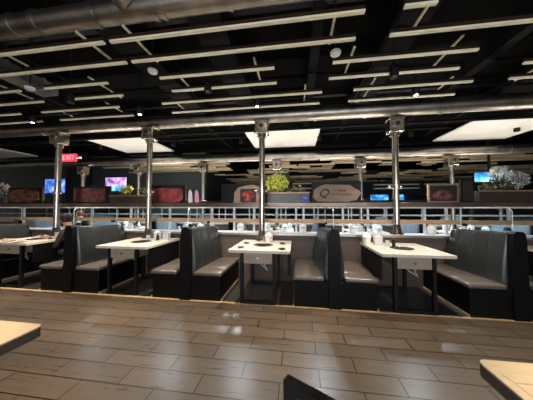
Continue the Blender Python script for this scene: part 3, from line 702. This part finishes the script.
# ------------------------------------------------------------------ tableware
def mk_pot():
    t = thing('white_pot', '', 'pot')
    MB().lathe([(0.05, 0), (0.062, 0.02), (0.066, 0.08), (0.06, 0.095)], n=20).build('body', CHINA, t, smooth=True)
    MB().lathe([(0.068, 0.095), (0.072, 0.105), (0.055, 0.145), (0.02, 0.165), (0.0001, 0.168)], n=20).build('lid', CHINA, t, smooth=True)
    return t
def mk_box():
    t = thing('napkin_box', '', 'napkin box')
    MB().box(-0.06, 0.06, -0.04, 0.04, 0, 0.13, 0.006, 1).build('body', mat('frosted_box', (0.70, 0.74, 0.76), 0.25), t)
    MB().box(-0.035, 0.035, -0.01, 0.01, 0.13, 0.165).build('napkins', WHITE, t)
    return t
def mk_dish():
    t = thing('sauce_dish', '', 'dish')
    MB().lathe([(0.025, 0), (0.05, 0.012), (0.052, 0.016), (0.045, 0.014), (0.02, 0.006), (0.0001, 0.006)], n=18).build('bowl', mat('dark_stoneware', (0.02, 0.018, 0.018), 0.3), t, smooth=True)
    return t
def mk_plate():
    t = thing('plate', '', 'plate')
    MB().lathe([(0.05, 0), (0.09, 0.012), (0.095, 0.016), (0.085, 0.014), (0.05, 0.006), (0.0001, 0.006)], n=20).build('plate_body', CHINA, t, smooth=True)
    f = MB(); q = random.Random(4)
    for k in range(7): f.sph((q.uniform(-.04, .04), q.uniform(-.04, .04), 0.016), 0.018, n=8)
    f.build('food', mat('tan_food', (0.55, 0.36, 0.18), 0.6), t, smooth=True)
    return t
def mk_bottle():
    t = thing('sauce_bottle', '', 'bottle')
    MB().lathe([(0.024, 0), (0.026, 0.01), (0.026, 0.07), (0.012, 0.095), (0.011, 0.11)], n=16).build('body', mat('soy_glass', (0.02, 0.012, 0.008), 0.15), t, smooth=True)
    MB().lathe([(0.014, 0.108), (0.014, 0.128), (0.0001, 0.13)], n=14).build('cap', mat('red_cap', (0.4, 0.02, 0.02), 0.4), t, smooth=True)
    return t
def mk_cup():
    t = thing('tumbler', '', 'cup')
    MB().lathe([(0.026, 0), (0.034, 0.09), (0.031, 0.09), (0.024, 0.006), (0.0001, 0.006)], n=18).build('cup_body', mat('white_glass', (0.72, 0.78, 0.8), 0.1), t, smooth=True)
    return t
pot, nbox, dish, plate, bottle, cup = map(First, (mk_pot, mk_box, mk_dish, mk_plate, mk_bottle, mk_cup))
TZ = 0.7505
pot((-0.46, 3.62, TZ), 0, 'round white pot on the centre table beside the exhaust post', 'white pots')
for x, y, s in [(-0.80, 3.05, 'front left'), (-0.20, 3.00, 'front right'), (-0.80, 3.42, 'back left'), (-0.22, 3.45, 'back right')]:
    dish((x, y, TZ), 0, 'small dark dish on the %s of the centre table' % s, 'dishes on the centre table')
nbox((1.28, 3.60, TZ), 0, 'frosted napkin box on the table right of centre', 'napkin boxes')
pot((1.13, 3.67, TZ), 0, 'white pot left of the napkin box on the right hand table', 'white pots')
bottle((1.46, 3.48, TZ), 0, 'dark sauce bottle on the right hand table beside the tumbler', 'sauce bottles')
cup((1.36, 3.44, TZ), 0, 'small tumbler beside the sauce bottle on the right hand table', 'tumblers')
pot((-2.55, 3.66, TZ), 0, 'white domed pot on the second table beside its exhaust post', 'white pots')
nbox((-2.36, 3.64, TZ), 0, 'white napkin box right of the pot on the second table', 'napkin boxes')
bottle((-2.45, 3.52, TZ), 0, 'dark sauce bottle in front of the pot on the second table', 'sauce bottles')
cup((-2.62, 3.5, TZ), 0, 'tumbler left of the sauce bottle on the second table', 'tumblers')
for i, (x, y) in enumerate([(-5.1, 3.15), (-4.88, 3.05), (-4.62, 3.0), (-5.05, 3.65), (-4.55, 3.45), (-4.50, 3.68)]):
    plate((x, y, TZ), i, 'plate of food on the far left table, ' + ['front left', 'front middle', 'front right', 'back left', 'middle right', 'back right corner'][i], 'plates on the far left table')
cup((-4.68, 3.62, TZ), 0, 'white tumbler in front of the dark clothed person', 'tumblers')
sd = ['leftmost', 'second', 'third', 'fourth', 'fifth', 'sixth', 'seventh']
for i, x in enumerate([-6.85, -4.74, -2.72, -0.5, 1.7, 3.9, 6.05]):
    y = R2 - 1.0
    if i in (0,): continue
    s = ' on the %s second row table' % sd[i]
    pot((x + 0.22, y + 0.16, TZ), 0, 'white pot' + s, 'second row tableware')
    nbox((x - 0.2, y + 0.2, TZ), 0, 'napkin box' + s, 'second row tableware')
    nbox((x + 0.33, y + 0.72, TZ), 0.3, 'napkin box at the back' + s, 'second row tableware')
    cup((x - 0.34, y + 0.12, TZ), 0, 'tumbler at the front' + s, 'second row tableware')
    cup((x + 0.05, y + 0.15, TZ), 0, 'tumbler at the middle' + s, 'second row tableware')
    bottle((x - 0.05, y + 0.22, TZ), 0, 'dark bottle' + s, 'second row tableware')
    pot((x - 0.3, y + 0.6, TZ), 0, 'white pot at the back' + s, 'second row tableware')
for i, (x, s) in enumerate([(-1.12 + 0.05, 'left of the centre post'), (0.12, 'right of the white pot'), (1.02, 'left of the right hand exhaust post'), (2.3, 'just left of the large dark booth')]):
    pot((x, R1 + 0.10, 0.8705), 0, 'white pot standing on the ledge ' + s, 'pots on the ledge')

# ------------------------------------------------------------------ people
SKIN = mat('skin', (0.55, 0.32, 0.22), 0.5); 
def person(label, loc, rz, shirt, hair, lean=0.3, trousers=(0.02, 0.02, 0.025)):
    t = thing('person', label, 'person', loc, rz)
    sl = math.sin(lean); cl = math.cos(lean)
    V = []; E_ = []; Rr = []
    def v(p, r, par=None):
        V.append(Vector(p)); Rr.append(r); i = len(V) - 1
        if par is not None: E_.append((par, i))
        return i
    # faces +X, z = 0 is the seat surface
    def up(h, f=0.0): return (sl * h + f, 0, cl * h + 0.10)
    pel = v((0, 0, 0.11), (0.15, 0.12)); sp = v(up(0.16), (0.135, 0.11), pel); ch = v(up(0.34), (0.16, 0.12), sp); shd = v(up(0.45), (0.12, 0.09), ch)
    nk = v(up(0.53, 0.01), (0.055, 0.055), shd); nk2 = v(up(0.58, 0.02), (0.055, 0.055), nk); hd = v(up(0.67, 0.03), (0.082, 0.092), nk2); ht = v(up(0.75, 0.03), (0.06, 0.07), hd)
    for s in (-1, 1):
        a = Vector(up(0.43)); sh_ = v(a + Vector((0, s * 0.18, 0)), (0.055, 0.055), shd)
        el = v(a + Vector((0.08, s * 0.23, -0.27)), (0.042, 0.042), sh_)
        wr = v((a.x + 0.30, s * 0.16, 0.36), (0.028, 0.028), el)
        pm = v((a.x + 0.38, s * 0.14, 0.355), (0.034, 0.018), wr)
        for k in range(4):
            f1 = v((a.x + 0.42, s * 0.14 + (k - 1.5) * 0.02, 0.355), (0.009, 0.009), pm)
            v((a.x + 0.455 + 0.006 * (k in (1, 2)), s * 0.14 + (k - 1.5) * 0.021, 0.345), (0.007, 0.007), f1)
        v((a.x + 0.385, s * 0.14 - s * 0.05, 0.36), (0.009, 0.009), pm)
        hp = v((0.05, s * 0.09, 0.10), (0.085, 0.085), pel); kn = v((0.46, s * 0.11, 0.09), (0.06, 0.06), hp)
        an = v((0.44, s * 0.11, -0.33), (0.038, 0.038), kn); v((0.56, s * 0.11, -0.375), (0.035, 0.03), an)
    me = bpy.data.meshes.new('body'); me.from_pydata(V, E_, [])
    o = bpy.data.objects.new('body', me); COL.objects.link(o)
    sk = o.modifiers.new('s', 'SKIN'); ss = o.modifiers.new('u', 'SUBSURF'); ss.levels = 2; ss.render_levels = 2
    if len(me.skin_vertices):
        for i, r in enumerate(Rr): me.skin_vertices[0].data[i].radius = r
        me.skin_vertices[0].data[0].use_root = True
    dg = bpy.context.evaluated_depsgraph_get(); dg.update()
    m2 = bpy.data.meshes.new_from_object(o.evaluated_get(dg)); bpy.data.objects.remove(o)
    b = bpy.data.objects.new('body', m2); COL.objects.link(b); b.parent = t
    m2.materials.clear()
    for m in (SKIN, mat('shirt_%.2f' % shirt[0], shirt, 0.8), mat('trousers', trousers, 0.8)): m2.materials.append(m)
    nz = cl * 0.52 + 0.10
    for p in m2.polygons:
        p.use_smooth = True; c = p.center
        wristx = sl * 0.43 + 0.29
        p.material_index = 0 if (c.z > nz or c.x > wristx and c.z > 0.25) else (2 if c.z < 0.16 else 1)
    hc = Vector(up(0.69, 0.03))
    h = MB(); h.sph(hc + Vector((-0.022, 0, 0.03)), 0.105, (0.98, 0.92, 1.0), 16); h.build('hair', mat('hair_%.2f' % hair[0], hair, 0.6), t, smooth=True)
    f = MB(); f.prism([(0, -0.015), (0.022, -0.015), (0.004, 0.025)], 'y', -0.008, 0.008); f.build('nose', SKIN, t, loc=hc + Vector((0.085, 0, -0.025)))
    for s in (-1, 1):
        MB().sph(hc + Vector((0.084, s * 0.03, 0.0)), 0.009, n=8).build('eye', INK, t)
        MB().sph(hc + Vector((0.0, s * 0.088, -0.02)), 0.02, (0.6, 0.4, 1), 8).build('ear', SKIN, t)
    MB().box(-0.003, 0.004, -0.02, 0.02, -0.004, 0.004, 0.002, 1).build('mouth', mat('lips', (0.4, 0.12, 0.1), 0.5), t, loc=hc + Vector((0.082, 0, -0.06)))
    return t
person('person in dark clothes leaning over the far left table beside the post', (-4.02, 3.55, 0.41), PI, (0.035, 0.02, 0.02), (0.02, 0.013, 0.01), lean=0.55)
person('person in a pale grey top bent forward behind the second booth back', (-6.15, 5.62, 0.41), PI, (0.45, 0.44, 0.43), (0.22, 0.07, 0.03), lean=0.5)

# ------------------------------------------------------------------ foreground
def near_table(label, x0, x1, y0, y1, groove):
    t = thing('dining_table', label, 'table', ((x0 + x1) / 2, (y0 + y1) / 2, 0))
    a = (x1 - x0) / 2; b = (y1 - y0) / 2
    MB().prism(rrect(-a, a, -b, b, 0.03), 'z', 0.743, 0.75).build('table_top', TOPN, t)
    MB().prism(rrect(-a, a, -b, b, 0.03), 'z', 0.700, 0.7429).build('edge_band', mat('grey_edge_band', (0.12, 0.10, 0.085), 0.5), t)
    for s in (-1, 1):
        m = MB(); loop(m, -b + 0.12, b - 0.12, 0, 0.694, -0.025, 0.025)
        o = m.build('leg_frame', BLACK, t, loc=(s * (a - 0.15), 0, 0), rot=(0, 0, PI / 2))
    if groove:
        g = MB(); ox, oy = (x0 + x1) / 2, (y0 + y1) / 2
        g.prism([(0.713 - ox, 0.878 - oy), (0.717 - ox, 0.878 - oy), (0.727 - ox, 0.845 - oy), (0.723 - ox, 0.845 - oy)], 'z', 0.7501, 0.7506)
        g.box(0.7271 - ox, 1.4 - ox, 0.8415 - oy, 0.845 - oy, 0.7501, 0.7506).box(0.723 - ox, 0.727 - ox, 0.22 - oy, 0.8414 - oy, 0.7501, 0.7506)
        g.build('inlay_joint', APRON, t)
near_table('near dining table cut by the left edge of the photo', -2.15, -1.26, 0.15, 0.93, False)
near_table('near dining table with an inlay joint, cut by the lower right corner', 0.69, 1.55, 0.15, 0.955, True)
t = thing('dining_chair', 'black chair, only its top corner in view at the bottom edge', 'chair', (0.06, 0.315, 0), -0.50)
BM = mat('black_chair_metal', (0.012, 0.012, 0.013), 0.35)
MB().box(-0.2, 0.2, -0.2, 0.18, 0.42, 0.46, 0.012, 2).build('seat', VINYLD, t)
fr = MB(); fr.box(-0.21, -0.18, 0.185, 0.21, 0.0, 0.885).box(0.18, 0.21, 0.185, 0.21, 0.0, 0.885).box(-0.18, 0.18, 0.185, 0.21, 0.86, 0.885).box(-0.18, 0.18, 0.185, 0.21, 0.40, 0.43)
fr.build('back_frame', BM, t)
MB().box(-0.178, 0.178, 0.192, 0.203, 0.50, 0.858).build('back_panel', VINYLD, t)
for s in (-1, 1): MB().box(s * 0.195 - 0.015, s * 0.195 + 0.015, -0.21, -0.18, 0, 0.419).build('leg', BM, t)
